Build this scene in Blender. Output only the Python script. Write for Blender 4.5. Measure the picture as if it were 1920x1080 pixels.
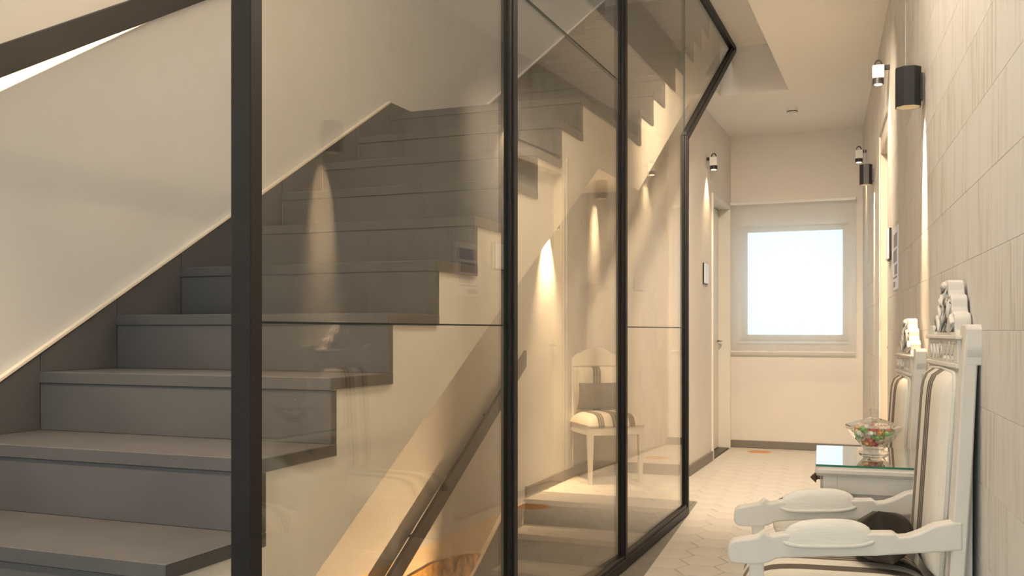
import bpy, bmesh, math, random
from mathutils import Vector, Matrix
random.seed(7)
for o in list(bpy.data.objects): bpy.data.objects.remove(o)
SC = bpy.context.scene
COL = SC.collection
R = math.radians
EYE = 1.165                      # camera height above the tiled floor
TH = R(4.06)                     # the right wall is this far out of square with the stair
WX = 0.379                       # right wall face at y = 0

# ------------------------------------------------------------------ camera
cam = bpy.data.cameras.new('camera'); cam.sensor_width = 36; cam.lens = 36*1816.8/1920
cam.shift_y = 79.5/1920; cam.clip_start = .02
co = bpy.data.objects.new('camera', cam); COL.objects.link(co)
co.location = (0, 0, EYE); co.rotation_euler = (R(90), 0, R(21.76)); SC.camera = co
# ------------------------------------------------------------------ light
vs = SC.view_settings; vs.view_transform = 'Standard'; vs.look = 'None'; vs.gamma = 1; vs.use_curve_mapping = False
vs.exposure = 0.55
w = bpy.data.worlds.new('sky'); SC.world = w; w.use_nodes = True
w.node_tree.nodes['Background'].inputs[0].default_value = (.62, .81, .95, 1)
w.node_tree.nodes['Background'].inputs[1].default_value = 1.5
WARM = (1, .68, .38)
def area(name, loc, rot, sx, sy, e, col):
    l = bpy.data.lights.new(name, 'AREA'); l.shape = 'RECTANGLE'; l.size = sx; l.size_y = sy; l.energy = e; l.color = col
    o = bpy.data.objects.new(name, l); COL.objects.link(o); o.location = loc; o.rotation_euler = rot; return o
area('daylight_rear_glazing', (-1.2, -3.2, 1.5), (R(90), 0, 0), 2.2, 2.4, 62, (.84, .93, 1))
area('daylight_skylight', (-1.84, 5.2, 6.3), (0, 0, 0), .8, 4.4, 14, (.95, .97, 1))
def spot(name, loc, e, ang, blend=.6, col=WARM, tilt=(0, 0, 0), r=.012):
    l = bpy.data.lights.new(name, 'SPOT'); l.energy = e; l.spot_size = R(ang); l.spot_blend = blend; l.color = col; l.shadow_soft_size = r
    o = bpy.data.objects.new(name, l); COL.objects.link(o); o.location = loc; o.rotation_euler = tilt; return o

# ------------------------------------------------------------------ materials
def mat(name, col, rough=.5, metal=0, var=0, scale=8, stretch=(1, 1, 1), bump=0, bscale=60, spec=.5, emit=None, es=0, coat=0):
    m = bpy.data.materials.new(name); m.use_nodes = True; nt = m.node_tree; b = nt.nodes['Principled BSDF']
    b.inputs['Roughness'].default_value = rough; b.inputs['Metallic'].default_value = metal
    b.inputs['Specular IOR Level'].default_value = spec; b.inputs['Coat Weight'].default_value = coat
    b.inputs['Base Color'].default_value = (*col, 1)
    if emit: b.inputs['Emission Color'].default_value = (*emit, 1); b.inputs['Emission Strength'].default_value = es
    if var or bump:
        tc = nt.nodes.new('ShaderNodeTexCoord'); mp = nt.nodes.new('ShaderNodeMapping'); mp.inputs['Scale'].default_value = stretch
        nt.links.new(tc.outputs['Object'], mp.inputs[0])
    if var:
        n = nt.nodes.new('ShaderNodeTexNoise'); n.inputs['Scale'].default_value = scale; n.inputs['Detail'].default_value = 5
        nt.links.new(mp.outputs[0], n.inputs['Vector'])
        mr = nt.nodes.new('ShaderNodeMapRange'); mr.inputs[1].default_value = .3; mr.inputs[2].default_value = .7
        mr.inputs[3].default_value = 1-var; mr.inputs[4].default_value = 1+var
        nt.links.new(n.outputs[0], mr.inputs[0])
        mx = nt.nodes.new('ShaderNodeVectorMath'); mx.operation = 'SCALE'; mx.inputs[0].default_value = col
        nt.links.new(mr.outputs[0], mx.inputs['Scale']); nt.links.new(mx.outputs[0], b.inputs['Base Color'])
    if bump:
        n2 = nt.nodes.new('ShaderNodeTexNoise'); n2.inputs['Scale'].default_value = bscale; n2.inputs['Detail'].default_value = 6
        nt.links.new(mp.outputs[0], n2.inputs['Vector'])
        bp = nt.nodes.new('ShaderNodeBump'); bp.inputs['Strength'].default_value = bump; bp.inputs['Distance'].default_value = .004
        nt.links.new(n2.outputs[0], bp.inputs['Height']); nt.links.new(bp.outputs[0], b.inputs['Normal'])
    return m
def glass_mat(name, tint, k=1.0):
    m = bpy.data.materials.new(name); m.use_nodes = True; nt = m.node_tree; nt.nodes.clear()
    out = nt.nodes.new('ShaderNodeOutputMaterial'); mix = nt.nodes.new('ShaderNodeMixShader')
    tr = nt.nodes.new('ShaderNodeBsdfTransparent'); tr.inputs[0].default_value = (*tint, 1)
    gl = nt.nodes.new('ShaderNodeBsdfGlossy'); gl.inputs['Roughness'].default_value = 0.0; gl.inputs[0].default_value = (1, 1, 1, 1)
    lw = nt.nodes.new('ShaderNodeLayerWeight'); lw.inputs[0].default_value = .5
    pw = nt.nodes.new('ShaderNodeMath'); pw.operation = 'POWER'; pw.inputs[1].default_value = 5
    ma = nt.nodes.new('ShaderNodeMath'); ma.operation = 'MULTIPLY_ADD'; ma.inputs[1].default_value = .95*k; ma.inputs[2].default_value = .045*k; ma.use_clamp = True
    nt.links.new(lw.outputs['Facing'], pw.inputs[0]); nt.links.new(pw.outputs[0], ma.inputs[0])
    nt.links.new(ma.outputs[0], mix.inputs[0]); nt.links.new(tr.outputs[0], mix.inputs[1]); nt.links.new(gl.outputs[0], mix.inputs[2])
    nt.links.new(mix.outputs[0], out.inputs[0]); return m
def stripe_mat(name, base, bands, dark=(.115, .09, .072), half=.25):
    """cream ticking with woven bands running front to back; bands = [(u0,u1), ...] across the width"""
    m = mat(name, base, .9, var=.05, scale=140, stretch=(1, .06, .06), bump=.35, bscale=120); nt = m.node_tree; b = nt.nodes['Principled BSDF']
    src = b.inputs['Base Color'].links[0].from_socket
    tc = nt.nodes.new('ShaderNodeTexCoord'); sx = nt.nodes.new('ShaderNodeSeparateXYZ'); nt.links.new(tc.outputs['Object'], sx.inputs[0])
    mr = nt.nodes.new('ShaderNodeMapRange'); mr.inputs[1].default_value = -half; mr.inputs[2].default_value = half; nt.links.new(sx.outputs[0], mr.inputs[0])
    rp = nt.nodes.new('ShaderNodeValToRGB'); rp.color_ramp.interpolation = 'CONSTANT'; nt.links.new(mr.outputs[0], rp.inputs[0])
    rp.color_ramp.elements[0].color = (0, 0, 0, 1); rp.color_ramp.elements[1].position = 1; rp.color_ramp.elements[1].color = (0, 0, 0, 1)
    for a, c in bands:
        e = rp.color_ramp.elements.new(a); e.color = (1, 1, 1, 1)
        if c-a > .1:
            for f0, f1 in ((.30, .36), (.64, .70)):
                e = rp.color_ramp.elements.new(a+(c-a)*f0); e.color = (.25, .25, .25, 1)
                e = rp.color_ramp.elements.new(a+(c-a)*f1); e.color = (1, 1, 1, 1)
        e = rp.color_ramp.elements.new(c); e.color = (0, 0, 0, 1)
    mx = nt.nodes.new('ShaderNodeMix'); mx.data_type = 'RGBA'; nt.links.new(rp.outputs[0], mx.inputs[0])
    nt.links.new(src, mx.inputs[6]); mx.inputs[7].default_value = (*dark, 1); nt.links.new(mx.outputs[2], b.inputs['Base Color'])
    return m
M = dict(
    wall=mat('cream_plaster', (.74, .70, .65), .75, var=.02, scale=3, bump=.05),
    wallcool=mat('pale_grey_stair_wall_paint', (.60, .592, .585), .75, var=.02, scale=3, bump=.05),
    ceil=mat('ceiling_paint', (.86, .83, .78), .8),
    stringer=mat('stair_plaster', (.80, .78, .74), .7, var=.02, scale=4),
    stone=mat('charcoal_stair_stone', (.082, .080, .081), .38, var=.10, scale=5, bump=.05, bscale=30),
    stone_edge=mat('charcoal_stone_edge', (.095, .095, .097), .45, var=.18, scale=18),
    trim=mat('cream_trim', (.75, .66, .54), .5),
    steel=mat('dark_steel', (.011, .0105, .010), .45, 0, spec=.3, var=.15, scale=10),
    steel2=mat('bronze_steel', (.026, .021, .018), .5, 0),
    glass=glass_mat('clear_glass', (.965, .945, .90), 1.0),
    gedge=mat('green_glass_edge', (.010, .018, .017), .5, spec=.2),
    bowlglass=glass_mat('crystal_glass', (.985, .985, .98), 2.2),
    hexm=mat('ivory_hex_tile', (.64, .61, .56), .42, var=.05, scale=4, bump=.04, bscale=20),
    hexo=mat('terracotta_hex_tile', (.62, .30, .10), .45, var=.2, scale=12),
    grout=mat('grey_stone_border', (.23, .215, .195), .55, var=.08, scale=10),
    base=mat('taupe_baseboard', (.20, .18, .155), .5),
    paint=mat('distressed_white_paint', (.70, .67, .62), .5, var=.05, scale=9, stretch=(1, 1, .3)),
    paintb=mat('greige_cabinet_paint', (.62, .58, .53), .45, var=.03, scale=9),
    back=stripe_mat('striped_ticking_back', (.74, .70, .62), [(.36, .54), (.68, .80)], half=.22),
    seat=stripe_mat('striped_ticking_seat', (.74, .70, .62), [(.20, .30), (.43, .57), (.70, .80)], half=.25),
    pad=mat('ribbed_ivory_cloth', (.70, .69, .64), .95, var=.06, scale=260, stretch=(1, .05, 1), bump=.15, bscale=300),
    leather=mat('dark_brown_velvet', (.030, .021, .015), .5, var=.4, scale=7, bump=.5, bscale=14),
    greycloth=mat('grey_cushion_cloth', (.17, .155, .14), .9, var=.1, scale=30),
    black=mat('black_lamp_metal', (.022, .021, .022), .5, .2),
    inner=mat('lamp_reflector_cream', (.85, .78, .62), .4),
    white=mat('white_plastic', (.72, .71, .69), .45),
    grey=mat('grey_plastic', (.42, .41, .39), .5),
    lens=mat('lit_lamp_lens', (1, .9, .7), .4, emit=(1, .80, .52), es=2.5),
    led=mat('led_strip', (1, .9, .7), .4, emit=(1, .72, .42), es=9),
    door=mat('white_door_lacquer', (.74, .72, .66), .35),
    brass=mat('bronze_knob', (.10, .08, .06), .4, .7),
    chrome=mat('brushed_nickel', (.55, .55, .55), .3, 1),
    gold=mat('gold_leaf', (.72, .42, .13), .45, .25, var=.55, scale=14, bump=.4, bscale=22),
    wframe=mat('beige_window_frame', (.62, .54, .42), .5),
    paper=mat('white_print', (.80, .80, .88), .4),
    ink=mat('purple_grey_print', (.22, .20, .30), .5),
    basement=mat('basement_plaster', (.72, .57, .38), .75, var=.03, scale=3),
)
def sheer():
    m = bpy.data.materials.new('sheer_white_voile'); m.use_nodes = True; nt = m.node_tree; nt.nodes.clear()
    out = nt.nodes.new('ShaderNodeOutputMaterial'); a = nt.nodes.new('ShaderNodeMixShader'); c = nt.nodes.new('ShaderNodeMixShader')
    tr = nt.nodes.new('ShaderNodeBsdfTransparent'); tl = nt.nodes.new('ShaderNodeBsdfTranslucent'); df = nt.nodes.new('ShaderNodeBsdfDiffuse')
    tl.inputs[0].default_value = (.88, .92, .95, 1); df.inputs[0].default_value = (.82, .81, .79, 1)
    a.inputs[0].default_value = .30; c.inputs[0].default_value = .52
    nt.links.new(tl.outputs[0], a.inputs[1]); nt.links.new(df.outputs[0], a.inputs[2])
    nt.links.new(tr.outputs[0], c.inputs[1]); nt.links.new(a.outputs[0], c.inputs[2]); nt.links.new(c.outputs[0], out.inputs[0]); return m
M['sheer'] = sheer()
def plank_mat():
    """whitewashed wall tile: brushed vertical streaks over an ivory ground"""
    m = mat('whitewashed_wall_tile', (.66, .635, .59), .6); nt = m.node_tree; b = nt.nodes['Principled BSDF']
    tc = nt.nodes.new('ShaderNodeTexCoord'); oi = nt.nodes.new('ShaderNodeObjectInfo')
    ad = nt.nodes.new('ShaderNodeVectorMath'); ad.operation = 'ADD'; nt.links.new(tc.outputs['Object'], ad.inputs[0])
    mu = nt.nodes.new('ShaderNodeMath'); mu.operation = 'MULTIPLY'; mu.inputs[1].default_value = 40; nt.links.new(oi.outputs['Random'], mu.inputs[0])
    nt.links.new(mu.outputs[0], ad.inputs[1])
    def noise(st, sc):
        mp = nt.nodes.new('ShaderNodeMapping'); mp.inputs['Scale'].default_value = st; nt.links.new(ad.outputs[0], mp.inputs[0])
        n = nt.nodes.new('ShaderNodeTexNoise'); n.inputs['Scale'].default_value = sc; n.inputs['Detail'].default_value = 6; nt.links.new(mp.outputs[0], n.inputs['Vector']); return n
    n1 = noise((1, 1, .10), 42); n2 = noise((1, .8, .35), 6)
    r1 = nt.nodes.new('ShaderNodeMapRange'); r1.inputs[1].default_value = .42; r1.inputs[2].default_value = .66; nt.links.new(n1.outputs[0], r1.inputs[0])
    r2 = nt.nodes.new('ShaderNodeMapRange'); r2.inputs[1].default_value = .40; r2.inputs[2].default_value = .62; nt.links.new(n2.outputs[0], r2.inputs[0])
    mm = nt.nodes.new('ShaderNodeMath'); mm.operation = 'MULTIPLY'; nt.links.new(r1.outputs[0], mm.inputs[0]); nt.links.new(r2.outputs[0], mm.inputs[1])
    mx = nt.nodes.new('ShaderNodeMix'); mx.data_type = 'RGBA'; nt.links.new(mm.outputs[0], mx.inputs[0])
    mx.inputs[6].default_value = (.64, .63, .605, 1); mx.inputs[7].default_value = (.48, .435, .365, 1)
    nt.links.new(mx.outputs[2], b.inputs['Base Color'])
    bp = nt.nodes.new('ShaderNodeBump'); bp.inputs['Strength'].default_value = .35; bp.inputs['Distance'].default_value = .003
    nt.links.new(n1.outputs[0], bp.inputs['Height']); nt.links.new(bp.outputs[0], b.inputs['Normal']); return m
M['plank'] = plank_mat()

# ------------------------------------------------------------------ mesh helpers
class MB:
    def __init__(s): s.bm = bmesh.new()
    def face(s, pts): 
        return s.bm.faces.new([s.bm.verts.new(p) for p in pts])
    def box(s, x0, x1, y0, y1, z0, z1): return s.prism([(x0, y0), (x1, y0), (x1, y1), (x0, y1)], 'z', z0, z1)
    def prism(s, poly, ax, a, b):
        f = {'x': lambda p, t: (t, p[0], p[1]), 'y': lambda p, t: (p[0], t, p[1]), 'z': lambda p, t: (p[0], p[1], t)}[ax]
        A = [s.bm.verts.new(f(p, a)) for p in poly]; B = [s.bm.verts.new(f(p, b)) for p in poly]
        n = len(poly); s.bm.faces.new(A); s.bm.faces.new(B[::-1])
        for i in range(n): s.bm.faces.new((A[i], A[(i+1) % n], B[(i+1) % n], B[i]))
        return s
    def tube(s, path, r, seg=8, closed=False):
        pts = [Vector(p) for p in path]; rs = r if isinstance(r, (list, tuple)) else [r]*len(pts); rings = []
        up = Vector((0, 0, 1))
        for i, p in enumerate(pts):
            if closed: d = pts[(i+1) % len(pts)]-pts[i-1]
            else: d = pts[min(i+1, len(pts)-1)]-pts[max(i-1, 0)]
            d.normalize(); u = d.cross(up)
            if u.length < 1e-3: u = d.cross(Vector((1, 0, 0)))
            u.normalize(); v = d.cross(u)
            rings.append([s.bm.verts.new(p+(u*math.cos(k*2*math.pi/seg)+v*math.sin(k*2*math.pi/seg))*rs[i]) for k in range(seg)])
        n = len(rings)
        for i in range(n if closed else n-1):
            a, b = rings[i], rings[(i+1) % n]
            for k in range(seg): s.bm.faces.new((a[k], a[(k+1) % seg], b[(k+1) % seg], b[k]))
        if not closed: s.bm.faces.new(rings[0]); s.bm.faces.new(rings[-1][::-1])
        return s
    def lathe(s, prof, seg=16, rot=0, c=(0, 0)):
        rings = [[s.bm.verts.new((c[0]+r*math.cos(rot+k*2*math.pi/seg), c[1]+r*math.sin(rot+k*2*math.pi/seg), z)) for k in range(seg)] for r, z in prof]
        for a, b in zip(rings, rings[1:]):
            for k in range(seg): s.bm.faces.new((a[k], a[(k+1) % seg], b[(k+1) % seg], b[k]))
        s.bm.faces.new(rings[0]); s.bm.faces.new(rings[-1][::-1]); return s
    def grid(s, fn, nu, nv, closed=True):
        """closed bulged slab: fn(u,v,side) with u,v in -1..1, side 0 front / 1 back"""
        g = [[[s.bm.verts.new(fn(-1+2*i/nu, -1+2*j/nv, k)) for j in range(nv+1)] for i in range(nu+1)] for k in (0, 1)]
        for k in (0, 1):
            for i in range(nu):
                for j in range(nv):
                    q = (g[k][i][j], g[k][i+1][j], g[k][i+1][j+1], g[k][i][j+1]); s.bm.faces.new(q if k == 0 else q[::-1])
        bd = [(i, 0) for i in range(nu)]+[(nu, j) for j in range(nv)]+[(i, nv) for i in range(nu, 0, -1)]+[(0, j) for j in range(nv, 0, -1)]
        for a, b in zip(bd, bd[1:]+bd[:1]):
            s.bm.faces.new((g[0][a[0]][a[1]], g[1][a[0]][a[1]], g[1][b[0]][b[1]], g[0][b[0]][b[1]]))
        return s
    def build(s, name, m, parent=None, bevel=0, smooth=False, seg=1, loc=None):
        bm = s.bm; bmesh.ops.recalc_face_normals(bm, faces=bm.faces)
        if bevel:
            ed = [e for e in bm.edges if len(e.link_faces) == 2 and e.calc_face_angle(0) > R(25)]
            bmesh.ops.bevel(bm, geom=ed, offset=bevel, segments=seg, affect='EDGES', clamp_overlap=True, profile=.5)
        me = bpy.data.meshes.new(name); bm.to_mesh(me); bm.free()
        for x in (m if isinstance(m, list) else [m]): me.materials.append(x)
        if smooth:
            for p in me.polygons: p.use_smooth = True
        o = bpy.data.objects.new(name, me); COL.objects.link(o)
        if parent: o.parent = parent
        if loc: o.location = loc
        return o
def inst(o, parent, loc):
    c = o.copy(); COL.objects.link(c); c.parent = parent; c.location = loc; return c
def tag(o, label, cat, group=None):
    o['label'] = label; o['category'] = cat
    if group: o['group'] = group
    return o
def struct(o, label=None):
    o['kind'] = 'structure'
    if label: o['label'] = label
    return o
def empty(name, loc=(0, 0, 0), rz=0):
    o = bpy.data.objects.new(name, None); COL.objects.link(o); o.location = loc; o.rotation_euler = (0, 0, rz); o.empty_display_size = .1; return o
def smooth_angle(o, a=40):
    for p in o.data.polygons: p.use_smooth = True
    for e in o.data.edges: pass
    o.data.set_sharp_from_angle(angle=R(a)); return o

# ------------------------------------------------------------------ setting: floor
XL = -2.414                      # left wall face
bx = MB()
bx.box(-1.29, .75, -3, 9.82, -.25, -.004)
bx.box(-2.6, -1.29, -3, 1.2, -.25, -.004)
bx.box(-2.6, -1.29, 6.265, 9.82, -.25, -.004)
floor = struct(bx.build('floor', M['grout']), 'grey stone floor border under ivory hexagon tiles')
def clip(poly, planes):
    for (a, b, c) in planes:     # keep a*x+b*y+c >= 0
        out = []
        for i in range(len(poly)):
            p, q = poly[i-1], poly[i]; dp = a*p[0]+b*p[1]+c; dq = a*q[0]+b*q[1]+c
            if (dp >= 0) != (dq >= 0):
                t = dp/(dp-dq); out.append((p[0]+(q[0]-p[0])*t, p[1]+(q[1]-p[1])*t))
            if dq >= 0: out.append(q)
        poly = out
        if len(poly) < 3: return []
    return poly
tt = math.tan(TH)
rightp = (-1, -tt, WX-.004)
regions = [
    [(1, .07, 1.263-.07*6.49), rightp, (0, 1, 2.95), (0, -1, 6.60)],
    [(1, 0, 2.40), rightp, (0, 1, -6.60), (0, -1, 7.72)],
    [(1, 0, 1.55), rightp, (0, 1, -7.72), (0, -1, 9.80)]]
A = .1212; G = .0022
ct, st = math.cos(TH), math.sin(TH)
def camproj(x, y, z):
    c, s = math.cos(R(21.76)), math.sin(R(21.76)); cx = x*c+y*s; cz = -x*s+y*c
    return (960+1816.8*cx/cz, 619.5-1816.8*(z-EYE)/cz) if cz > .2 else None
tiles = []
for i in range(-16, 18):
    for j in range(-16, 52):
        lx = i*1.5*A-.02; ly = j*math.sqrt(3)*A+(i % 2)*math.sqrt(3)*A/2+.03
        cxw, cyw = lx*ct-ly*st, lx*st+ly*ct
        hexp = [(cxw+(A-G)*math.cos(k*math.pi/3+TH), cyw+(A-G)*math.sin(k*math.pi/3+TH)) for k in range(6)]
        for rg in regions:
            p = clip(hexp, rg)
            if not p: continue
            ar = abs(sum(p[k-1][0]*p[k][1]-p[k][0]*p[k-1][1] for k in range(len(p))))/2
            if ar < .0012: continue
            pr = camproj(cxw, cyw, 0); vis = 0
            if pr and -80 < pr[0] < 1980 and pr[1] < 1180 and cyw > 2.2: vis = ar/(cyw**2)
            if pr and (cyw > 6.6 and cxw < -1.6): vis = max(vis, 0)
            tiles.append((vis, p, (cxw, cyw)))
orange = [(-1.237, 9.50), (-.40, 8.69), (-.27, 5.95)]
onear = [min(tiles, key=lambda t: (t[2][0]-a)**2+(t[2][1]-b)**2)[2] for a, b in orange]
tiles.sort(key=lambda t: -t[0])
rest = MB()
for n, (v, p, c) in enumerate(tiles):
    mm = M['hexo'] if c in onear else M['hexm']
    if (n < 285 and v > 0) or c in onear:
        q = [(a-c[0], b-c[1]) for a, b in p]
        mb = MB(); mb.prism(q, 'z', -.004, 0)
        mb.build('hex_tile', mm, floor, bevel=.0012, loc=(c[0], c[1], random.uniform(-.0003, .0003)))
    else: rest.prism(p, 'z', -.004, 0)
ro = rest.build('hex_tile_field', M['hexm'], floor); ro['kind'] = 'stuff'

# ------------------------------------------------------------------ setting: right wall with tiles
wr = empty('wall_right', (WX, 0, 0), TH); struct(wr, 'whitewashed tile wall along the corridor behind the chairs')
D0, D1, DZ = 6.24, 7.14, 2.40     # door opening
mb = MB(); x0 = .012
mb.box(x0, .3, -3.1, D0, -.25, 3.6); mb.box(x0, .3, D1, 10.2, -.25, 3.6); mb.box(x0, .3, D0, D1, DZ, 3.6)
mb.build('wall_core', M['wall'], wr)
ROW = .19; z = EYE-7*ROW; row = 0
proto = {}
def plank(y0, y1, z0, z1):
    key = (round(y1-y0, 3), round(z1-z0, 3))
    if key not in proto:
        b = MB(); b.box(0, x0, .0003, y1-y0-.0003, .0003, z1-z0-.0003); o = b.build('wall_tile', M['plank'], wr, bevel=.0006); proto[key] = o; o.location = (0, y0, z0)
    else: o = inst(proto[key], wr, (0, y0, z0))
while z < 3.095:
    z0, z1 = max(z, 0), min(z+ROW, 3.095)
    y = -.6+(.0, .47, .2, .66)[row % 4]
    if z1-z0 > .03:
        prev = -.9
        while prev < 9.8:
            nx = 9.9 if y > 9.8 else y
            if nx > prev+.05:
                segs = [(prev, nx)]
                if z0 < DZ: segs = [(a, b) for a, b in ((prev, min(nx, D0)), (max(prev, D1), nx)) if b-a > .02]
                for a, b in segs: plank(a, b, z0, z1)
                prev = nx
            y += .95
    z += ROW; row += 1
mb = MB(); mb.box(.01, .03, -3.1, -.9, 0, 3.09); mb.build('wall_skin', M['plank'], wr)
# door in the right wall
dr = empty('door_1', (WX, 0, 0), TH); struct(dr, 'white lacquered door recessed in the right wall')
mb = MB(); mb.box(.10, .14, D0+.03, D1-.03, .01, DZ-.03); mb.build('door_leaf', M['door'], dr, bevel=.003)
mb = MB(); mb.box(.012, .16, D0, D0+.03, 0, DZ); mb.box(.012, .16, D1-.03, D1, 0, DZ); mb.box(.012, .16, D0+.03, D1-.03, DZ-.03, DZ); mb.build('door_frame', M['wframe'], dr)
mb = MB(); mb.tube([(.10, D1-.1, 1.05), (.05, D1-.1, 1.05), (.05, D1-.22, 1.05)], .009); mb.build('door_handle', M['chrome'], dr, smooth=True)

# ------------------------------------------------------------------ setting: left wall (proud lower panel with sloped ledge, recessed upper wall)
mb = MB(); mb.box(-2.62, -2.455, -3, 10.2, -2.6, 6.5)
struct(mb.build('wall_left_upper', M['wall']), 'cream stairwell wall set back above the sloped ledge')
led_z = lambda y: 1.855+.635*(y-2.054)
mb = MB(); mb.prism([(-3, 0), (1.2, 0), (1.2, -.02), (6.265, -.02), (6.265, 0), (9.0, 0), (9.0, 6.26), (8.98, led_z(8.98)), (-.4, led_z(-.4)), (-3, led_z(-.4))], 'x', -2.455, XL)
struct(mb.build('wall_left', M['wallcool'], bevel=0), 'smooth cream wall beside the stair flight with lit sloping ledge')
mb = MB(); mb.prism([(y, led_z(y)+.004+k) for y, k in ((.6, 0), (3.6, 0), (3.6, .006), (.6, .006))], 'x', -2.45, -2.436)
tag(mb.build('led_strip', M['led']), 'warm glowing light strip on the sloping ledge behind the upper handrail', 'light strip')
mb = MB(); mb.box(-2.455, XL, 1.2, 6.265, -2.6, -.02)
struct(mb.build('wall_basement_left', M['basement']), 'warm lit wall of the stair shaft going down')
# other walls
mb = MB(); mb.box(-2.455, -1.76, 7.74, 7.9, 0, 3.27)
struct(mb.build('wall_understair', M['wall']), 'cream end wall beneath the upper stair flight')
mb = MB(); L0, L1, LZ = 8.76, 9.70, 2.37
mb.box(-1.76, -1.56, 7.74, L0, 0, 3.24); mb.box(-1.76, -1.56, L0, L1, LZ, 3.24); mb.box(-1.76, -1.56, L1, 9.82, 0, 3.24)
struct(mb.build('wall_corridor_left', M['wall']), 'cream corridor wall with a white door beyond the glass partition')
mb = MB(); wx0, wx1, wz0, wz1 = -1.46, -.45, 1.06, 2.195
mb.box(-2.6, wx0, 9.82, 10.05, -.1, 4.0); mb.box(wx1, .4, 9.82, 10.05, -.1, 4.0); mb.box(wx0, wx1, 9.82, 10.05, -.1, wz0); mb.box(wx0, wx1, 9.82, 10.05, wz1, 4.0)
struct(mb.build('wall_far', M['wall']), 'cream end wall of the corridor below and around the window')
mb = MB(); mb.box(-2.6, -2.35, -3.15, -3, 0, 3.6); mb.box(-.05, .8, -3.15, -3, 0, 3.6); mb.box(-2.35, -.05, -3.15, -3, 2.75, 3.6); mb.box(-2.35, -.05, -3.15, -3, 0, .25)
struct(mb.build('wall_rear', M['wall']))
w2 = empty('window_2', (0, 0, 0)); struct(w2)
mb = MB()
for a in (-2.35, -1.23, -.11): mb.box(a, a+.06, -3.12, -3.06, .25, 2.75)
mb.box(-2.35, -.05, -3.12, -3.06, .25, .31); mb.box(-2.35, -.05, -3.12, -3.06, 2.69, 2.75); mb.build('window_frame', M['steel'], w2)
mb = MB(); mb.box(-2.3, -.1, -3.095, -3.085, .3, 2.7); mb.build('pane', M['glass'], w2)
# ceilings
mb = MB(); mb.box(-.82, .8, -3.1, 10.05, 3.095, 3.6); mb.box(-1.37, -.82, 8.05, 10.05, 3.095, 3.6); mb.box(-1.76, -1.37, 7.9, 10.05, 3.095, 3.24)
mb.box(-2.6, -.82, -3.1, 1.5, 3.485, 3.6); mb.box(-1.235, -.82, 1.5, 8.05, 3.485, 3.6)
struct(mb.build('ceiling', M['ceil']), 'warm lit corridor ceiling with raised slot along the partition')
mb = MB(); mb.box(-1.28, -1.18, 1.5, 10.2, 3.6, 6.5); mb.box(-2.6, -1.18, 1.4, 1.5, 3.6, 6.5); mb.box(-2.6, -1.18, 10.2, 10.3, 3.9, 6.5)
struct(mb.build('wall_stairwell', M['wall']), 'cream wall enclosing the stairwell above')
mb = MB(); mb.box(-2.6, -1.18, 1.4, 3, 6.4, 6.5); mb.box(-2.6, -1.18, 7.4, 10.3, 6.4, 6.5); mb.box(-2.6, -2.25, 3, 7.4, 6.4, 6.5); mb.box(-1.43, -1.18, 3, 7.4, 6.4, 6.5)
struct(mb.build('ceiling_stairwell', M['ceil']))
mb = MB(); mb.box(-2.41, -1.28, 8.24, 10.2, 3.80, 4.016)
struct(mb.build('floor_upper', M['stone']))
# basement shaft
mb = MB(); mb.box(-1.29, -1.19, 1.2, 6.265, -2.6, -.25); mb.box(-2.6, -1.19, 1.1, 1.2, -2.6, -.25); mb.box(-1.29, -1.285, 1.2, 6.265, -.25, -.004)
struct(mb.build('wall_basement', M['basement']))
mb = MB(); mb.box(-2.6, -1.2, 1.1, 6.3, -2.7, -2.6); struct(mb.build('floor_basement', M['stone']))
# baseboards
def bboard(n, *b): 
    m_ = MB(); m_.box(*b); struct(m_.build('baseboard_'+n, M['base'], bevel=.003))
bboard('far', -1.56, -.30, 9.804, 9.82, 0, .072)
bboard('corridor_left', -1.56, -1.545, 7.725, L0-.03, 0, .085)
bboard('understair', -2.395, -1.56, 7.725, 7.74, 0, .085)
bboard('left', XL, XL+.016, 6.29, 7.74, 0, .085)
# left door
dl = empty('door_2', (0, 0, 0)); struct(dl, 'white lacquered door in the left corridor wall near the window')
mb = MB(); mb.box(-1.70, -1.66, L0+.02, L1-.02, .012, LZ-.02); mb.build('door_leaf', M['door'], dl, bevel=.003)
mb = MB(); mb.box(-1.70, -1.545, L0-.02, L0+.02, 0, LZ+.03); mb.box(-1.70, -1.545, L1-.02, L1+.015, 0, LZ+.03); mb.box(-1.70, -1.545, L0+.02, L1-.02, LZ-.01, LZ+.03); mb.build('door_frame', M['door'], dl, bevel=.002)
mb = MB(); mb.tube([(-1.66, L1-.10, 1.06), (-1.615, L1-.10, 1.06), (-1.615, L1-.2, 1.06)], .009); mb.build('door_handle', M['chrome'], dl, smooth=True)
mb = MB(); mb.box(-1.66, -1.56, L0+.02, L1-.02, 0.0, .008); mb.build('threshold', M['brass'], dl)
# window
wn = empty('window_1', (0, 0, 0)); struct(wn, 'bright window at the far end of the corridor')
mb = MB(); fw = .052
mb.box(wx0, wx0+fw, 9.86, 9.92, wz0, wz1); mb.box(wx1-fw, wx1, 9.86, 9.92, wz0, wz1); mb.box(wx0+fw, wx1-fw, 9.86, 9.92, wz0, wz0+fw+.01); mb.box(wx0+fw, wx1-fw, 9.86, 9.92, wz1-fw, wz1)
mb.build('window_frame', M['wframe'], wn, bevel=.004)
mb = MB(); mb.box(wx0+fw, wx1-fw, 9.885, 9.893, wz0+fw+.01, wz1-fw); mb.build('pane', M['glass'], wn)
mb = MB(); mb.box(wx0-.02, wx1+.02, 9.79, 9.86, wz0-.025, wz0); mb.build('window_sill', M['white'], wn, bevel=.004)
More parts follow.
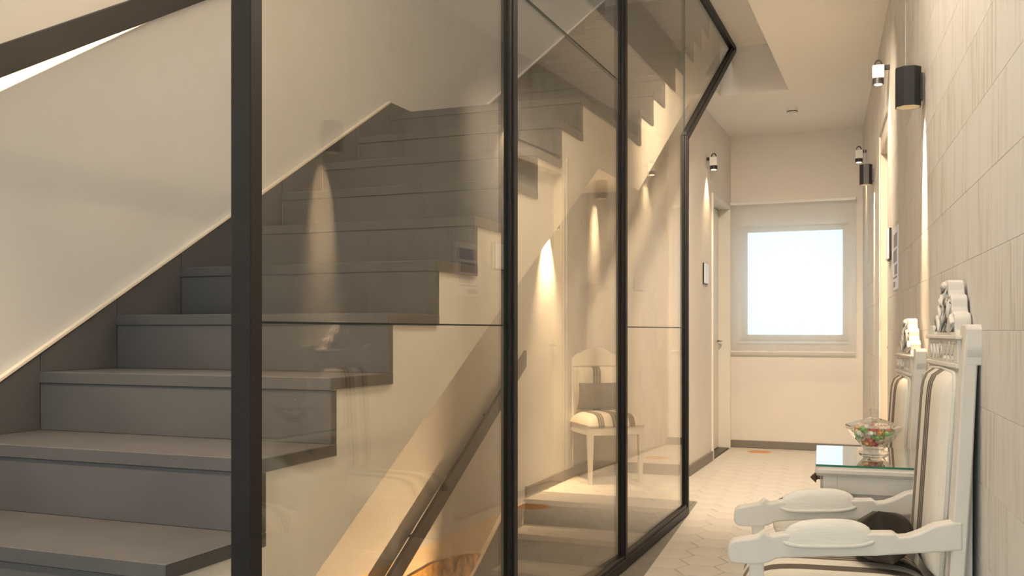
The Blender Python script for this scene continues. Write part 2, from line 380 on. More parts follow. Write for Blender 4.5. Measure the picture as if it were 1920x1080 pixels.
# sheer blind
bl = empty('sheer_blind', (-.965, 9.72, 2.40)); tag(bl, 'sheer white voile blind hanging in front of the far window', 'blind')
mb = MB(); nu, nv = 60, 16; vv = []
for i in range(nu+1):
    u = i/nu; x = -.585+1.17*u
    vv.append([mb.bm.verts.new((x, .006*math.sin(u*31)+.008*math.sin(u*11+1)*(j/nv), -1.44*j/nv)) for j in range(nv+1)])
for i in range(nu):
    for j in range(nv): mb.bm.faces.new((vv[i][j], vv[i+1][j], vv[i+1][j+1], vv[i][j+1]))
mb.build('voile', M['sheer'], bl, smooth=True)
mb = MB(); mb.box(-.59, .59, -.012, .012, 0, .03); mb.build('head_rail', M['white'], bl, bevel=.003)
mb = MB(); mb.box(-.585, .585, -.008, .008, -1.452, -1.435); mb.build('bottom_bar', M['white'], bl, bevel=.003)

# ------------------------------------------------------------------ staircase
XR = -1.3806; Y0, TR, RI, Z0 = 1.876, .3082, .175, .6907
sta = empty('staircase', (0, 0, 0)); tag(sta, 'charcoal stone staircase with white plaster side behind the glass partition', 'staircase')
def ry(k): return Y0+TR*k if k <= 8 else Y0+TR*8+1.1116+TR*(k-9)
def lz(k): return 0 if k <= -4 else Z0+RI*k
TT = .034
pr = {}
for k in range(-4, 19):
    zt = lz(k+1)
    if k not in (-4,) and 'r' in pr: o = inst(pr['r'], sta, (0, ry(k), lz(k)))
    else:
        mb = MB(); mb.box(XL+.012, XR-.002, 0, .028, 0, (RI if k > -4 else lz(-3))-TT); o = mb.build('riser', M['stone'], sta, bevel=.0015, loc=(0, ry(k), lz(k)))
        if k > -4: pr['r'] = o
    dep = ry(k+1)-ry(k)+.026 if k < 18 else .06
    key = ('t', round(dep, 3))
    if key in pr: inst(pr[key], sta, (0, ry(k), zt))
    else:
        mb = MB(); mb.box(XL+.012, XR, -.005, dep, -TT, 0); pr[key] = mb.build('tread', M['stone'], sta, bevel=.002, loc=(0, ry(k), zt))
# white body
top = []
for k in range(-4, 19):
    top += [(ry(k)+.012, lz(k)-.02 if k > -4 else 0), (ry(k)+.012, lz(k+1)-.02)]
top += [(8.24, lz(19)-.02), (8.24, 1.971+.5682*(8.24-5.4516))]
bot = [(5.4516, 1.971), (4.648, 1.971), (1.18, 0)]
mb = MB(); mb.prism(top+bot, 'x', XL+.004, XR-.010)
o = mb.build('stringer', M['stringer'], sta)
bmesh_ = bmesh.new(); bmesh_.from_mesh(o.data); bmesh.ops.triangulate(bmesh_, faces=bmesh_.faces); bmesh_.to_mesh(o.data); bmesh_.free()
# wall skirting: one stone panel per step, capped by a cream trim
nz = lambda y: Z0+RI+.568*(y-Y0)
SK = .052
for k in range(-4, 19):
    a, b = ry(k-1) if k > -4 else ry(k)-.31, ry(k)
    if k == 9:
        b = ry(9); poly = [(a+.0016, lz(9)), (b-.0016, lz(9)), (b-.0016, lz(9)+SK+.02), (b-.06, lz(9)+SK), (a+.0016, lz(9)+SK)]
    else:
        base = lz(k); t0, t1 = base+SK, lz(k+1)+SK
        poly = [(a+.0016, base), (b-.0016, base), (b-.0016, t1), (a+.0016, t0)]
    mb = MB(); mb.prism(poly, 'x', XL, XL+.014); mb.build('skirting_panel', M['stone'], sta, bevel=.001)
def strip(name, pts, h, x0_, x1_, m, par):
    mb = MB(); mb.prism([(y, z) for y, z in pts]+[(y, z+h) for y, z in pts[::-1]], 'x', x0_, x1_); return mb.build(name, m, par, bevel=.001)
strip('skirting_trim', [(ry(-4)-.31, lz(-4)+SK), (ry(8), lz(9)+SK)], .011, XL, XL+.018, M['trim'], sta)
strip('skirting_trim', [(ry(8), lz(9)+SK), (ry(9)-.06, lz(9)+SK), (ry(9), lz(9)+SK+.02)], .006, XL, XL+.016, M['stone_edge'], sta)
strip('skirting_trim', [(ry(9), lz(10)+SK), (ry(18), lz(19)+SK)], .011, XL, XL+.018, M['trim'], sta)
# basement flight
bst = empty('basement_stair', (0, 0, 0)); tag(bst, 'stone stair flight going down behind the glass partition', 'staircase')
for m_ in range(1, 15):
    y = 6.265-.308*(m_-1); zt = -.175*(m_-1)
    mb = MB(); mb.box(XL+.002, -1.292, y, y+.02, zt-.175, zt-.035); mb.build('riser', M['stone'], bst)
    mb = MB(); mb.box(XL+.002, -1.292, y-.006, y+.335, zt-.035, zt+(.0005 if m_ == 1 else 0)); mb.build('tread', M['grout'], bst, bevel=.002)
mb = MB(); yk = lambda y: -.22+.568*(y-5.53)
mb.prism([(6.26, -.02), (6.26, yk(6.26)-.03 if yk(6.26) < 0 else -.02), (5.84, yk(5.84)), (2.3, yk(2.3)), (2.3, yk(2.3)-.45), (6.0, -.45)], 'x', XL, XL+.02)
mb.build('skirting_panel', M['base'], bst)
strip('skirting_trim', [(2.3, yk(2.3)), (5.9, yk(5.9))], .014, XL, XL+.026, M['trim'], bst)
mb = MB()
pts = [(3.6, -1.1), (3.6, -.35), (4.0, -.23), (4.3, -.165), (4.565, -.138), (4.8, -.13), (5.095, -.145), (5.3, -.175), (5.53, -.222), (5.2, yk(5.2)), (4.2, yk(4.2)), (3.7, -1.1)]  # gold finish; its arced top edge is a lamp's light pool cut into the outline
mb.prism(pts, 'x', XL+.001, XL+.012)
tag(mb.build('gold_light_patch', M['gold']), 'gold leaf patch shaped as a pool of light on the wall of the stair going down', 'wall patch')

# ------------------------------------------------------------------ handrails
def handrail(name, label, y0, z0, y1, z1, h=.094, ends=False):
    r = empty(name, (0, y0, 0)); tag(r, label, 'handrail')
    mb = MB(); mb.prism([(0, z0-h), (y1-y0, z1-h), (y1-y0, z1), (0, z0)], 'x', -2.372, -2.350); mb.build('rail', M['steel2'], r, bevel=.002)
    n = max(2, int((y1-y0)/1.1)+1)
    for i in range(n):
        t = (i+.4)/n; y = (y1-y0)*t; z = z0+(z1-z0)*t-h/2
        mb = MB(); mb.tube([(-2.412, y, z), (-2.371, y, z)], .009); mb.build('bracket', M['steel'], r)
    return r
handrail('stair_handrail', 'dark flat metal handrail on the wall above the upward stairs', .6, 1.974-.568*1.408, 3.9, 1.974+.568*1.892)
handrail('basement_handrail', 'dark flat metal handrail slanting down below the stair soffit', 2.2, 1.029-.568*3.957, 6.157, 1.029, h=.11)

# ------------------------------------------------------------------ glass partition
gp = empty('glass_partition', (-1.26, 1.65, 0)); tag(gp, 'dark steel framed glass partition between the stairs and the corridor', 'partition')
PX = 0.0
def pb(name, m, x0, x1, y0, y1, z0, z1, bev=.002):
    mb = MB(); mb.box(x0, x1, y0-1.65, y1-1.65, z0, z1); return mb.build(name, m, gp, bevel=bev)
TOP = 3.485
ends = [1.683, 3.15, 4.625, 6.125]
for i, e in enumerate(ends):
    zt = TOP if i < 3 else 2.395
    pb('post', M['steel'], -.025, .025, e-.036, e, .05 if i else 0, zt-.0)
    if i:
        pb('glazing_bead', M['steel'], .006, .018, e-.052, e-.036, .065, zt)
    if i < 3: pb('glazing_bead', M['steel'], .006, .018, e, e+.014, .065, zt)
pb('bottom_rail', M['steel'], -.025, .025, 1.683, 6.125, 0, .05)
pb('glazing_bead', M['steel'], .006, .02, 1.70, 6.075, .05, .068)
# sloping upper end
ya, za, yb, zb = 6.125, 2.395, 8.05, 3.485
sl = (zb-za)/(yb-ya); w_ = .042
mb = MB(); mb.prism([(ya-1.65-.036, za-.0), (ya-1.65, za-.02), (yb-1.65, zb-.02-.022), (yb-1.65, zb), (yb-1.65-.04, zb)], 'x', -.025, .025); mb.build('sloping_rail', M['steel'], gp, bevel=.002)
mb = MB(); mb.prism([(ya-1.65-.05, za+.004), (yb-1.65-.05, zb), (yb-1.65-.075, zb), (ya-1.65-.05, za+.022)], 'x', .006, .018); mb.build('glazing_bead', M['steel'], gp)
pb('top_rail', M['steel'], -.025, .025, 1.647, 8.01, TOP-.045, TOP)
def pane(poly):
    mb = MB(); mb.prism([(y-1.65, z) for y, z in poly], 'x', -.005, .005); o = mb.build('glass_pane', [M['glass'], M['gedge']], gp)
    for p in o.data.polygons:
        if abs(p.normal.x) < .5: p.material_index = 1
    return o
J1, J2, g_ = EYE+.017, EYE+1.205, .0025
pane([(1.683, .055), (3.11, .055), (3.11, J1-g_), (1.683, J1-g_)]); pane([(1.683, J1+g_), (3.11, J1+g_), (3.11, J2-g_), (1.683, J2-g_)]); pane([(1.683, J2+g_), (3.11, J2+g_), (3.11, 3.44), (1.683, 3.44)])
pane([(3.152, .055), (4.585, .055), (4.585, J2-g_), (3.152, J2-g_)]); pane([(3.152, J2+g_), (4.585, J2+g_), (4.585, 3.44), (3.152, 3.44)])
pane([(4.627, .055), (6.087, .055), (6.087, J1-g_), (4.627, J1-g_)]); pane([(4.627, J1+g_), (6.087, J1+g_), (6.087, 3.44), (4.627, 3.44)])
pane([(6.093, 2.40), (7.96, 3.44), (6.093, 3.44)])
for y0_, y1_, zj in ((1.683, 3.11, J1), (1.683, 3.11, J2), (3.152, 4.585, J2), (4.627, 6.087, J1)): pb('joint_seal', M['gedge'], -.0048, .0048, y0_, y1_, zj-.0024, zj+.0024, 0)
pb('joint_seal', M['gedge'], -.0048, .0048, 6.0875, 6.0925, 2.40, 3.44, 0)

# ------------------------------------------------------------------ lamps
def wpt(s, n, z): return (WX-math.sin(TH)*s-math.cos(TH)*n, math.cos(TH)*s-math.sin(TH)*n, z)
def sconce(loc, rz, label, e, cord=0, group=None, ang=34):
    """faceted tube lamp, local +y away from the wall, origin at the wall"""
    r = empty('wall_sconce', loc, rz); tag(r, label, 'wall lamp', group)
    mb = MB(); seg = 8; rr = .049
    ring = lambda q, z: [mb.bm.verts.new((q*math.cos(k*2*math.pi/seg+math.pi/8), .051+q*math.sin(k*2*math.pi/seg+math.pi/8), z)) for k in range(seg)]
    a, b, c, d = ring(rr, .075), ring(rr, -.075), ring(rr-.004, -.075), ring(rr-.004, .04)
    for p, q in ((a, b), (b, c), (c, d)):
        for k in range(seg):
            f = mb.bm.faces.new((p[k], p[(k+1) % seg], q[(k+1) % seg], q[k]))
            if p is c: f.material_index = 1
    mb.bm.faces.new(a); f = mb.bm.faces.new(d); f.material_index = 1
    mb.build('lamp_body', [M['black'], M['inner']], r)
    mb = MB(); mb.box(-.022, .022, 0, .012, -.05, .05); mb.build('wall_bracket', M['black'], r)
    mb = MB(); mb.lathe([(.026, .03), (.026, .036)], 12, c=(0, .051)); mb.build('lamp_lens', M['lens'], r)
    if cord: mb = MB(); mb.tube([(.0, .06, .075), (.0, .06, .075+cord)], .0016, 6); mb.build('cable', M['grey'], r)
    l = spot('sconce_beam', (0, .048, -.035), e, ang, 1.0, tilt=(R(-13), 0, 0), r=.008); l.parent = r
    return r
RW = R(90)+TH
sconce(wpt(4.05, .008, 2.10), RW, 'black faceted wall lamp shining down behind the striped high-back chairs', 240, .42)
sconce(wpt(7.75, .008, 2.33), RW, 'black wall lamp nearest the far window, high on the tiled wall', 200, .12)
sconce((XL, 6.74, 1.98), R(-90), 'black wall lamp under the stair soffit, washing the left wall', 250, ang=64)
def downbox(loc, rz, label, e):
    r = empty('spot_fixture', loc, rz); tag(r, label, 'wall lamp', None)
    mb = MB(); mb.box(-.032, .032, .03, .094, -.02, .055); mb.build('housing', M['white'], r, bevel=.003)
    mb = MB(); mb.lathe([(.0315, -.052), (.0315, -.02)], 16, c=(0, .062)); mb.build('dark_collar', M['black'], r)
    mb = MB(); mb.lathe([(.022, -.056), (.022, -.0525)], 16, c=(0, .062)); mb.build('lamp_lens', M['lens'], r)
    mb = MB(); mb.box(-.012, .012, 0, .03, .03, .055); mb.build('bracket', M['black'], r)
    mb = MB(); mb.tube([(.0+.0, .062+.02*math.cos(t*.6), .058+.03*math.sin(t*.6)) for t in range(0, 7)], .005, 6); mb.build('cable', M['black'], r, smooth=True)
    l = spot('door_beam', (0, .045, -.06), e, 80, 1.0, tilt=(R(8), 0, 0)); l.parent = r
downbox(wpt(6.05, 0, 2.65), RW, 'small grey spotlight with dark collar above the right hand door', 30)
downbox(wpt(9.1, 0, 2.70), RW, 'small grey spotlight with cable loop in the far right corner', 30)
downbox((-1.56, 8.50, 2.62), R(-90), 'small spotlight with black cable loop above the left door', 30)
# ceiling lamps above the frame, added to brighten corridor, ceiling and stairs
def fill_tube(x, y0, y1, e, label, drop=.34):  # unseen glowing tube, added to throw light up on the ceiling
    r = empty('added_fill_tube', (x, y0, 3.095)); tag(r, label, 'fill lamp'); L = y1-y0
    for q in (.25, L-.25):
        mb = MB(); mb.tube([(0, q, -drop+.02), (0, q, -.001)], .002, 6); mb.build('suspension_wire', M['grey'], r)
    m = mat('fill_tube_glow', (.9, .85, .75), .4, emit=(1, .83, .64), es=e/(math.pi*L*2*math.pi*.025))
    mb = MB(); mb.tube([(0, .01, -drop), (0, L-.01, -drop)], .025, 12); mb.build('diffuser', m, r, smooth=False)
    for q in (0, L): mb = MB(); mb.tube([(0, q-.012, -drop), (0, q+.012, -drop)], .027, 12); mb.build('end_cap', M['white'], r)
fill_tube(-.66, 1.6, 3.85, 44, 'added opal fill tube hanging down the corridor before the carved chairs')
def fill_downlight(x, y, e, label, z=3.095, tl=50, an=92, col=(1, .79, .57)):  # unseen spots, added to brighten the far corridor and the treads
    r = empty('added_fill_downlight', (x, y, z)); tag(r, label, 'downlight')
    mb = MB(); mb.lathe([(.055, -.001), (.055, -.006), (.045, -.006), (.042, -.001)], 20); mb.build('trim_ring', M['white'], r, smooth=True)
    mb = MB(); mb.lathe([(.040, -.0015), (.040, -.003)], 20); mb.build('lamp_lens', M['lens'], r)
    l = spot('fill_beam', (0, 0, -.03), e, an, 1.0, col=col, r=.04, tilt=(R(tl), 0, R(11))); l.parent = r
fill_downlight(-.66, 1.6, 25, 'added fill downlight in the ceiling by the near end of the glass partition', tl=10)
fill_downlight(-1.55, .8, 330, 'added fill downlight in the ceiling above the foot of the stairs', z=3.485, tl=20, an=44, col=(1, .76, .52))
fill_downlight(-.46, 5.05, 200, 'added tilted fill downlight in the corridor ceiling beside the tiled wall')
fill_downlight(-.72, 5.05, 200, 'added tilted fill downlight in the corridor ceiling beside the partition slot')
# basement lamp washing the gold patch
bl_ = sconce((-1.285, 4.7, -1.15), R(90), 'black wall lamp low in the stair shaft', 20, ang=90)
sp = spot('shaft_uplight', (-.0, .12, .10), 260, 150, .6, r=.03); sp.parent = bl_
sp.rotation_euler = Vector((0, .78, .62)).to_track_quat('-Z', 'Y').to_euler()

# ------------------------------------------------------------------ high-back chairs
def back_surface(hw, z0, z1, n_of_z, bulge):
    def fn(u, v, k):
        uu, vv = u, v
        x = hw*uu; z = (z0+z1)/2+(z1-z0)/2*vv
        # rounded upper corners
        if vv > .75: x *= math.sqrt(max(0, 1-((vv-.75)/.25)**2*.22))
        e = max(0, 1-abs(uu)**9)*max(0, 1-abs(vv)**14)
        return (x, n_of_z(z)+(bulge*(.25+.75*e) if k == 0 and abs(u) < 1 and abs(v) < 1 else (0 if k else .004)), z)
    return fn
def scroll(cx, cz, s, flip=1, y=.0):
    return [(cx+flip*s*(.55*math.sin(t*2.6)*(1-.25*t)), y, cz+s*(t-1)) for t in [i*2/14 for i in range(15)]]
def highback(loc, rz, scale, label, arms, group=None):
    r = empty('armchair' if arms else 'highback_chair', loc, rz); r.scale = (scale,)*3; tag(r, label, 'chair', group)
    P = M['paint']
    rear = [(.006, 1.145), (.015, 1.10), (.017, 1.06), (.028, .817), (.044, .56), (.046, .40), (.02, 0)]
    front = [(.060, 0), (.092, .40), (.080, .552), (.064, .82), (.050, 1.08), (.044, 1.15)]
    for sgn in (-1, 1):
        mb = MB(); a, b = sorted((sgn*.275, sgn*.228)); mb.prism(rear+front, 'x', a, b); mb.build('back_post', P, r, bevel=.004)
    half = [(.0, 1.303), (.030, 1.303), (.042, 1.295), (.046, 1.275), (.052, 1.262), (.074, 1.262), (.087, 1.25), (.090, 1.228), (.098, 1.214), (.122, 1.212), (.136, 1.198), (.138, 1.168), (.148, 1.157), (.2, 1.155), (.208, 1.172), (.222, 1.180), (.270, 1.180), (.284, 1.170), (.286, 1.120), (.276, 1.098), (.276, 1.078)]
    poly = half+[(-x, z) for x, z in half[::-1]][:-1]
    mb = MB(); mb.prism(poly, 'y', .004, .044); cr = mb.build('crest', P, r, bevel=.003)
    mb = MB(); mb.box(-.225, .225, .044, .054, 1.08, 1.142); mb.box(-.235, .235, .044, .062, 1.142, 1.152); mb.box(-.225, .225, .044, .060, 1.068, 1.08); mb.build('lintel', P, r, bevel=.002)
    for q in (-.17, -.115, -.06, .06, .115, .17):
        mb = MB(); mb.tube(scroll(q, 1.111, .024, 1 if q < 0 else -1, .0555), .0026, 6); mb.build('scroll_carving', P, cr, smooth=True)
    mb = MB(); mb.tube([(0, .056, 1.09), (.012, .056, 1.11), (0, .056, 1.132), (-.012, .056, 1.11)], .004, 6, closed=True); mb.build('lozenge_carving', P, cr, smooth=True)
    for f_ in (-1, 1):
        mb = MB(); mb.tube([(f_*x, .048, z) for x, z in ((.115, 1.162), (.122, 1.185), (.108, 1.203), (.088, 1.19), (.07, 1.165), (.05, 1.165), (.058, 1.21), (.075, 1.235), (.06, 1.25), (.042, 1.235))], .007, 6); mb.build('leaf_carving', P, cr, smooth=True)
        mb = MB(); mb.tube([(f_*x, .048, z) for x, z in ((.018, 1.16), (.022, 1.2), (.016, 1.24), (.03, 1.262), (.022, 1.285), (.006, 1.292))], .008, 6); mb.build('leaf_carving', P, cr, smooth=True)
    nz_ = lambda z: .046+.036*max(0, (1.08-z))/.55
    mb = MB(); mb.prism([(.02, .50), (.084, .50), (.05, 1.08), (.018, 1.08)], 'x', -.228, .228); mb.build('back_frame', P, r)
    mb = MB(); mb.grid(back_surface(.205, .515, 1.062, nz_, .040), 20, 28); bc = mb.build('back_upholstery', M['back'], r, smooth=True)
    edge = [(-.205, .52), (-.205, .95), (-.2, 1.02), (-.185, 1.055), (0, 1.062), (.185, 1.055), (.2, 1.02), (.205, .95), (.205, .52)]
    mb = MB(); mb.tube([(x, nz_(z)+.006, z) for x, z in edge], .006, 6); mb.build('piping', M['pad'], bc, smooth=True)
    # seat
    for nm, b in (('front_rail', (-.25, .25, .545, .58, .36, .43)), ('side_rail', (-.262, -.232, .07, .55, .36, .43)), ('side_rail', (.232, .262, .07, .55, .36, .43)), ('back_rail', (-.23, .23, .05, .085, .36, .43))):
        mb = MB(); mb.box(*b); mb.build(nm, P, r, bevel=.004)
    def sf(u, v, k):
        rd = max(0, 1-abs(u)**5)*max(0, 1-abs(v)**5)
        return (.262*u*(1-.04*abs(v)**6), .335+.255*v*(1-.03*abs(u)**6), (.445+.075*rd**.6) if k == 0 else .425)
    mb = MB(); mb.grid(sf, 22, 20); mb.build('seat_cushion', M['seat'], r, smooth=True)
    for sgn in (-1, 1):
        mb = MB(); cx_ = sgn*.243
        for (h0, q0), (h1, q1) in zip([(0, .016), (.30, .021)], [(.30, .021), (.435, .025)]):
            A_ = [mb.bm.verts.new((cx_+i*q0, .555+j*q0, h0)) for i, j in ((-1, -1), (1, -1), (1, 1), (-1, 1))]
            B_ = [mb.bm.verts.new((cx_+i*q1, .555+j*q1, h1)) for i, j in ((-1, -1), (1, -1), (1, 1), (-1, 1))]
            for i in range(4): mb.bm.faces.new((A_[i], A_[(i+1) % 4], B_[(i+1) % 4], B_[i]))
            if h0 == 0: mb.bm.faces.new(A_)
            else: mb.bm.faces.new(B_)
        bmesh.ops.remove_doubles(mb.bm, verts=mb.bm.verts, dist=1e-5); mb.build('leg', P, r, bevel=.003)
        mb = MB(); a, b = sorted((sgn*.255, sgn*.235)); mb.box(a, b, .05, .545, .14, .17); mb.build('stretcher', P, r, bevel=.003)
    if arms:
        ap = [(.050, .688), (.068, .686), (.115, .675), (.150, .655), (.177, .644), (.200, .641), (.207, .649), (.214, .650), (.256, .648), (.482, .634), (.510, .626), (.521, .630), (.529, .638), (.537, .633), (.545, .624), (.568, .618), (.605, .611), (.616, .605), (.622, .595), (.623, .570), (.618, .558), (.609, .551), (.561, .551), (.535, .553), (.519, .558), (.500, .568), (.485, .572), (.40, .580), (.247, .592), (.15, .604), (.050, .616)]
        for sgn in (-1, 1):
            a, b = sorted((sgn*.278, sgn*.224)); mb = MB(); mb.prism(ap, 'x', a, b); am = mb.build('arm', P, r, bevel=.005, seg=2)
            cx_ = sgn*.251
            def pf(u, v, k):
                rr_ = max(0, 1-abs(u)**2.6)*max(0, 1-abs(v)**3)
                yy = .37+.113*v; zb_ = .6345+(.482-yy)*.06+.012*abs(v)**5
                return (cx_+.035*u*math.sqrt(max(0.05, 1-.6*abs(v)**6)), yy, zb_-.030+(.064*rr_**.5 if k == 0 else -.004))
            mb = MB(); mb.grid(pf, 10, 22); pd = mb.build('arm_pad', M['pad'], r, smooth=True)
            loop = [(cx_+.037*math.cos(t)*abs(math.cos(t))**-.5 if abs(math.cos(t)) > 1e-6 else cx_, .37+.116*(abs(math.sin(t))**.6)*(1 if math.sin(t) >= 0 else -1), 0) for t in [i*2*math.pi/40 for i in range(40)]]
            loop = [(x, y, .6345+(.482-y)*.06-.030+.012*(abs(y-.37)/.116)**5) for x, y, _ in loop]
            mb = MB(); mb.tube(loop, .0055, 6, closed=True); mb.build('piping', M['pad'], pd, smooth=True)
            mb = MB(); mb.prism([(.530, .43), (.568, .43), (.568, .556), (.530, .556)], 'x', sgn*.251-.021, sgn*.251+.021); mb.build('arm_support', P, r, bevel=.003)
    return r
highback(wpt(2.945, .006, 0), RW+R(3), 1.0, 'large white carved armchair with striped back and padded arms, nearest', True)
highback(wpt(4.15, .018, 0), RW+R(3), .93, 'white carved high-back chair without arms behind the small cabinet', False)

# ------------------------------------------------------------------ dark cushion on the armchair
def pillow(name, label, loc, rot, w_, h_, t_, m, pinch=.06):
    def fn(u, v, k):
        e = (max(0, 1-u*u)*max(0, 1-v*v))**.45
        pu = 1-pinch*(1-abs(v)**2)*abs(u)**3; pv = 1-pinch*(1-abs(u)**2)*abs(v)**3
        return (w_/2*u*pu, (t_/2*e+.002)*(1 if k == 0 else -1), h_/2*v*pv)
    mb = MB(); mb.grid(fn, 18, 18); o = mb.build(name, m, None, smooth=True); o.location = loc; o.rotation_euler = rot; tag(o, label, 'cushion'); return o
o = pillow('throw_cushion', 'dark brown velvet cushion slumped in the near armchair', wpt(2.93, .215, .588), (R(-14), R(10), RW), .30, .145, .165, M['leather'], .10)
sm = o.modifiers.new('sub', 'SUBSURF'); sm.levels = 1; sm.render_levels = 1

# ------------------------------------------------------------------ cabinet with glass top and candy bowl
cb = empty('bedside_cabinet', wpt(3.25, 0, 0), RW); tag(cb, 'small white cabinet with drawer knob between the two carved chairs', 'cabinet')
W, Dp, Hc = .51, .385, .735        # along wall, depth, height (local x along wall, y out)
def cbx(name, b, m=None, par=cb, bev=.003): mb = MB(); mb.box(*b); return mb.build(name, m or M['paintb'], par, bevel=bev)
cbx('carcass', (.012, W-.012, .02, Dp-.02, .06, Hc-.03))
for xx in (.0, W-.012):
    f_ = empty('side_frame', (xx, 0, 0)); f_.parent = cb
    for b in ((0, .012, .02, .07, .0, Hc-.03), (0, .012, Dp-.055, Dp-.012, 0, Hc-.03), (0, .012, .07, Dp-.055, Hc-.085, Hc-.03), (0, .012, .07, Dp-.055, .06, .13)): cbx('frame_board', b, par=f_, bev=.0015)
cbx('top', (-.015, W+.015, .012, Dp+.012, Hc-.03, Hc), bev=.010)
dw = cbx('drawer', (.03, W-.03, Dp-.02, Dp-.004, Hc-.20, Hc-.045)); d2 = cbx('door', (.03, W-.03, Dp-.02, Dp-.004, .09, Hc-.215))
for par, zz, xx in ((dw, Hc-.065, .20), (d2, .45, .07)):
    mb = MB(); mb.lathe([(.007, 0), (.006, .010), (.009, .014), (.019, .016), (.004, .032), (.001, .034)], 14)
    k = mb.build('knob', M['brass'], par); k.location = (xx, Dp-.006, zz); k.rotation_euler = (R(-90), 0, 0)
gt = empty('glass_sheet', wpt(3.25, 0, Hc), RW); tag(gt, 'clear glass sheet lying on top of the small white cabinet', 'glass sheet')
mb = MB(); mb.box(-.012, W+.012, .014, Dp+.009, .0003, .007); g2 = mb.build('sheet', [glass_mat('sheet_glass', (.93, .97, .94), 1.6), mat('sheet_edge_green', (.03, .16, .09), .2)], gt)
for p in g2.data.polygons:
    if abs(p.normal.z) < .5: p.material_index = 1
BZ = Hc+.0078; bloc = wpt(3.58, .205, BZ)
cd = empty('candy_bowl', bloc, RW+R(12)); cd.scale = (1.1, 1.1, 1.04); tag(cd, 'faceted clear glass bowl with pointed lid full of wrapped sweets', 'bowl')
mb = MB(); seg = 8
def shell(prof):
    mb.lathe(prof, seg, rot=math.pi/8)
mb.lathe([(.046, 0), (.044, .006), (.030, .012), (.034, .018), (.084, .078), (.0865, .088), (.0825, .088), (.081, .080), (.031, .024), (.001, .022)], seg, rot=math.pi/8); mb.build('bowl', M['bowlglass'], cd)
mb = MB(); mb.lathe([(.085, .089), (.0865, .093), (.020, .116), (.010, .118), (.009, .119), (.012, .138), (.013, .146), (.001, .148)], seg, rot=math.pi/8); mb.build('lid', M['bowlglass'], cd)
# sweets
cols = [('yellow', (.85, .62, .06)), ('green', (.28, .58, .20)), ('pale pink', (.88, .62, .55)), ('red', (.75, .16, .16)), ('orange', (.90, .48, .16)), ('white', (.85, .83, .76))]
cm = [mat('wrapper_'+n.replace(' ', '_'), c, .25, .25, bump=.3, bscale=90) for n, c in cols]
cmesh = []
for q in range(6):
    mb = MB(); prof = [(.001, -.017), (.0075, -.0155), (.003, -.0105), (.0075, -.007), (.009, 0), (.0075, .007), (.003, .0105), (.0075, .0155), (.001, .017)]
    mb.lathe(prof, 9); o = mb.build('wrapped_sweet', cm[q]); cmesh.append(o.data); bpy.data.objects.remove(o)
cnt = 0
for lay, (zz, rmax, num) in enumerate(((.033, .022, 5), (.046, .036, 9), (.059, .049, 13), (.072, .062, 17), (.086, .058, 14))):
    for i in range(num):
        a = i*2.399+lay*1.1; rr_ = rmax*1.13*math.sqrt((i+.5)/num); q = random.randrange(6)
        o = bpy.data.objects.new('wrapped_sweet', cmesh[q]); COL.objects.link(o)
        o.location = (bloc[0]+rr_*math.cos(a), bloc[1]+rr_*math.sin(a), BZ+zz+random.uniform(-.002, .002))
        o.rotation_euler = (random.uniform(1.1, 2), random.uniform(-.4, .4), random.uniform(0, 6.28))
        tag(o, cols[q][0]+' foil wrapped sweet in the glass bowl', 'candy', cols[q][0]+' sweets in the glass bowl')

# ------------------------------------------------------------------ corner chair under the stairs
def cornerchair(loc, rz):
    r = empty('side_chair', loc, rz); tag(r, 'white armless chair with striped seat standing in the corner under the stairs', 'chair'); P = M['paint']
    for sgn in (-1, 1):
        mb = MB(); a, b = sorted((sgn*.225, sgn*.187)); mb.prism([(.0, 0), (.034, 0), (.05, .42), (.04, .93), (.012, .93), (.012, .42)], 'x', a, b); mb.build('back_post', P, r, bevel=.004)
        mb = MB(); x_ = sgn*.205
        A_ = [mb.bm.verts.new((x_+i*.013, .455+j*.013, 0)) for i, j in ((-1, -1), (1, -1), (1, 1), (-1, 1))]; B_ = [mb.bm.verts.new((x_+i*.024, .455+j*.024, .44)) for i, j in ((-1, -1), (1, -1), (1, 1), (-1, 1))]
        for i in range(4): mb.bm.faces.new((A_[i], A_[(i+1) % 4], B_[(i+1) % 4], B_[i]))
        mb.bm.faces.new(A_); mb.bm.faces.new(B_); mb.build('leg', P, r, bevel=.003)
        mb = MB(); a, b = sorted((sgn*.222, sgn*.195)); mb.box(a, b, .04, .44, .37, .435); mb.build('side_rail', P, r, bevel=.003)
    mb = MB(); mb.box(-.19, .19, .452, .478, .37, .435); mb.build('front_rail', P, r, bevel=.003)
    hp = [(0, 1.03), (.05, 1.025), (.10, 1.005), (.13, .985), (.15, .985), (.175, .965), (.195, .945), (.215, .96), (.235, .965), (.24, .945), (.225, .92), (.225, .88)]
    mb = MB(); mb.prism(hp+[(-x, z) for x, z in hp[::-1]][:-1], 'y', .01, .042); mb.build('crest', P, r, bevel=.003)
    mb = MB(); mb.grid(back_surface(.165, .50, .875, lambda z: .03, .04), 14, 16); mb.build('back_upholstery', stripe_mat('striped_ticking_small', (.74, .70, .62), [(.40, .60)], half=.165, dark=(.16, .14, .12)), r, smooth=True)
    mb = MB(); mb.box(-.19, .19, .012, .032, .48, .90); mb.build('back_frame', P, r)
    def sf(u, v, k):
        rd = max(0, 1-abs(u)**5)*max(0, 1-abs(v)**5)
        return (.228*u, .265+.225*v, (.45+.085*rd**.6) if k == 0 else .434)
    mb = MB(); mb.grid(sf, 20, 18); mb.build('seat_cushion', M['seat'], r, smooth=True)
    return r
CR = math.atan2(-.37, .29)-R(90)      # local +y is the facing direction
fx, fy = math.cos(CR+R(90)), math.sin(CR+R(90))
ccx, ccy = -2.13, 7.30
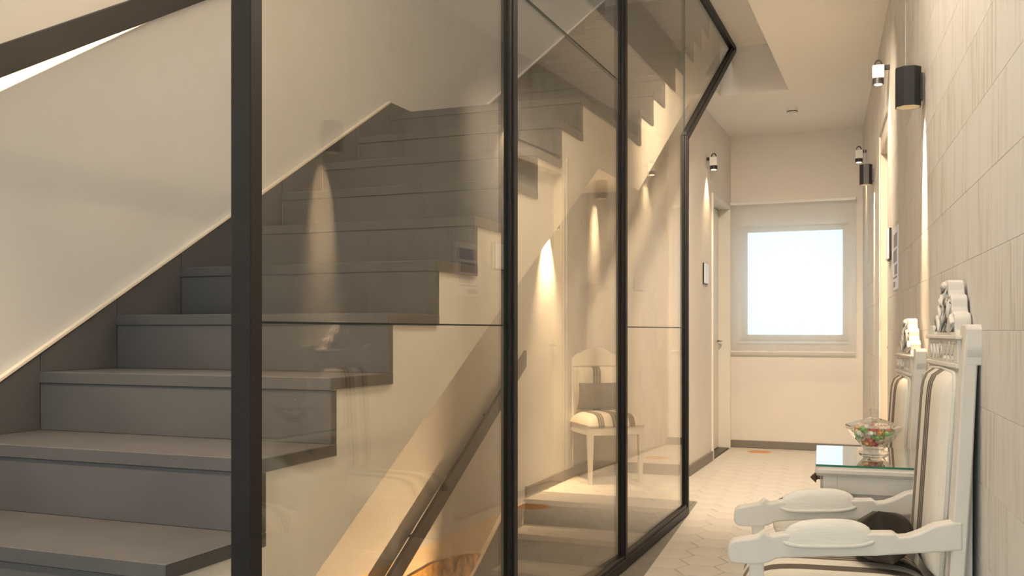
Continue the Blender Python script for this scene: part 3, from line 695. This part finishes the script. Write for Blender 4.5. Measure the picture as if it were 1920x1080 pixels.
cornerchair((ccx-fx*.245, ccy-fy*.245, 0), CR)
pillow('throw_cushion', 'grey cloth cushion leaning on the corner chair under the stairs', (ccx-fx*.125, ccy-fy*.125, .645), (R(-12), 0, CR), .36, .22, .09, M['greycloth'], .05)

# ------------------------------------------------------------------ small things on the walls
def plaque(loc, rz, label):
    r = empty('door_plaque', loc, rz); tag(r, label, 'sign')
    mb = MB(); mb.box(-.09, .09, 0, .012, -.09, .09); mb.build('backing', M['black'], r)
    mb = MB(); mb.box(-.085, .085, .012, .022, -.085, .085); mb.build('face', M['paper'], r, bevel=.002)
plaque(wpt(5.97, 0, 1.655), RW, 'square white plaque on black backing beside the right hand door')
plaque((-1.56, 8.40, 1.655), R(-90), 'square white plaque on black backing beside the left door')
po = empty('wall_poster', wpt(5.53, 0, 1.545), RW); tag(po, 'white printed notice on the tiled wall between plaque and chairs', 'poster')
mb = MB(); mb.box(-.16, .16, 0, .005, -.165, .165); mb.build('sheet', M['paper'], po)
for b in ((-.12, .10, .06, .13), (-.10, .12, -.02, .045), (-.13, .05, -.085, -.035), (-.12, .13, -.105, -.095), (.0, .13, -.15, -.12)):
    mb = MB(); mb.box(b[0], b[1], .005, .006, b[2], b[3]); mb.build('print_block', M['ink'], po)
sd = empty('smoke_detector', (-.86, 8.73, 3.095)); tag(sd, 'small white smoke detector on the corridor ceiling', 'smoke detector')
mb = MB(); mb.lathe([(.05, 0), (.05, -.018), (.044, -.03), (.028, -.042), (.001, -.044)], 20); mb.build('housing', M['white'], sd)
mb = MB(); mb.lathe([(.0455, -.024), (.0475, -.028), (.043, -.032), (.0425, -.026)], 20); mb.build('vent_ring', M['black'], sd)
th = empty('wall_switch', (-1.977, 7.74, 1.55)); tag(th, 'small white switch plate on the wall behind the glass', 'switch')
mb = MB(); mb.box(-.04, .04, -.012, 0, -.06, .04); mb.build('plate', M['white'], th, bevel=.003)
mb = MB(); mb.box(-.018, .018, -.016, -.012, -.03, .015); mb.build('rocker', M['white'], th, bevel=.001)
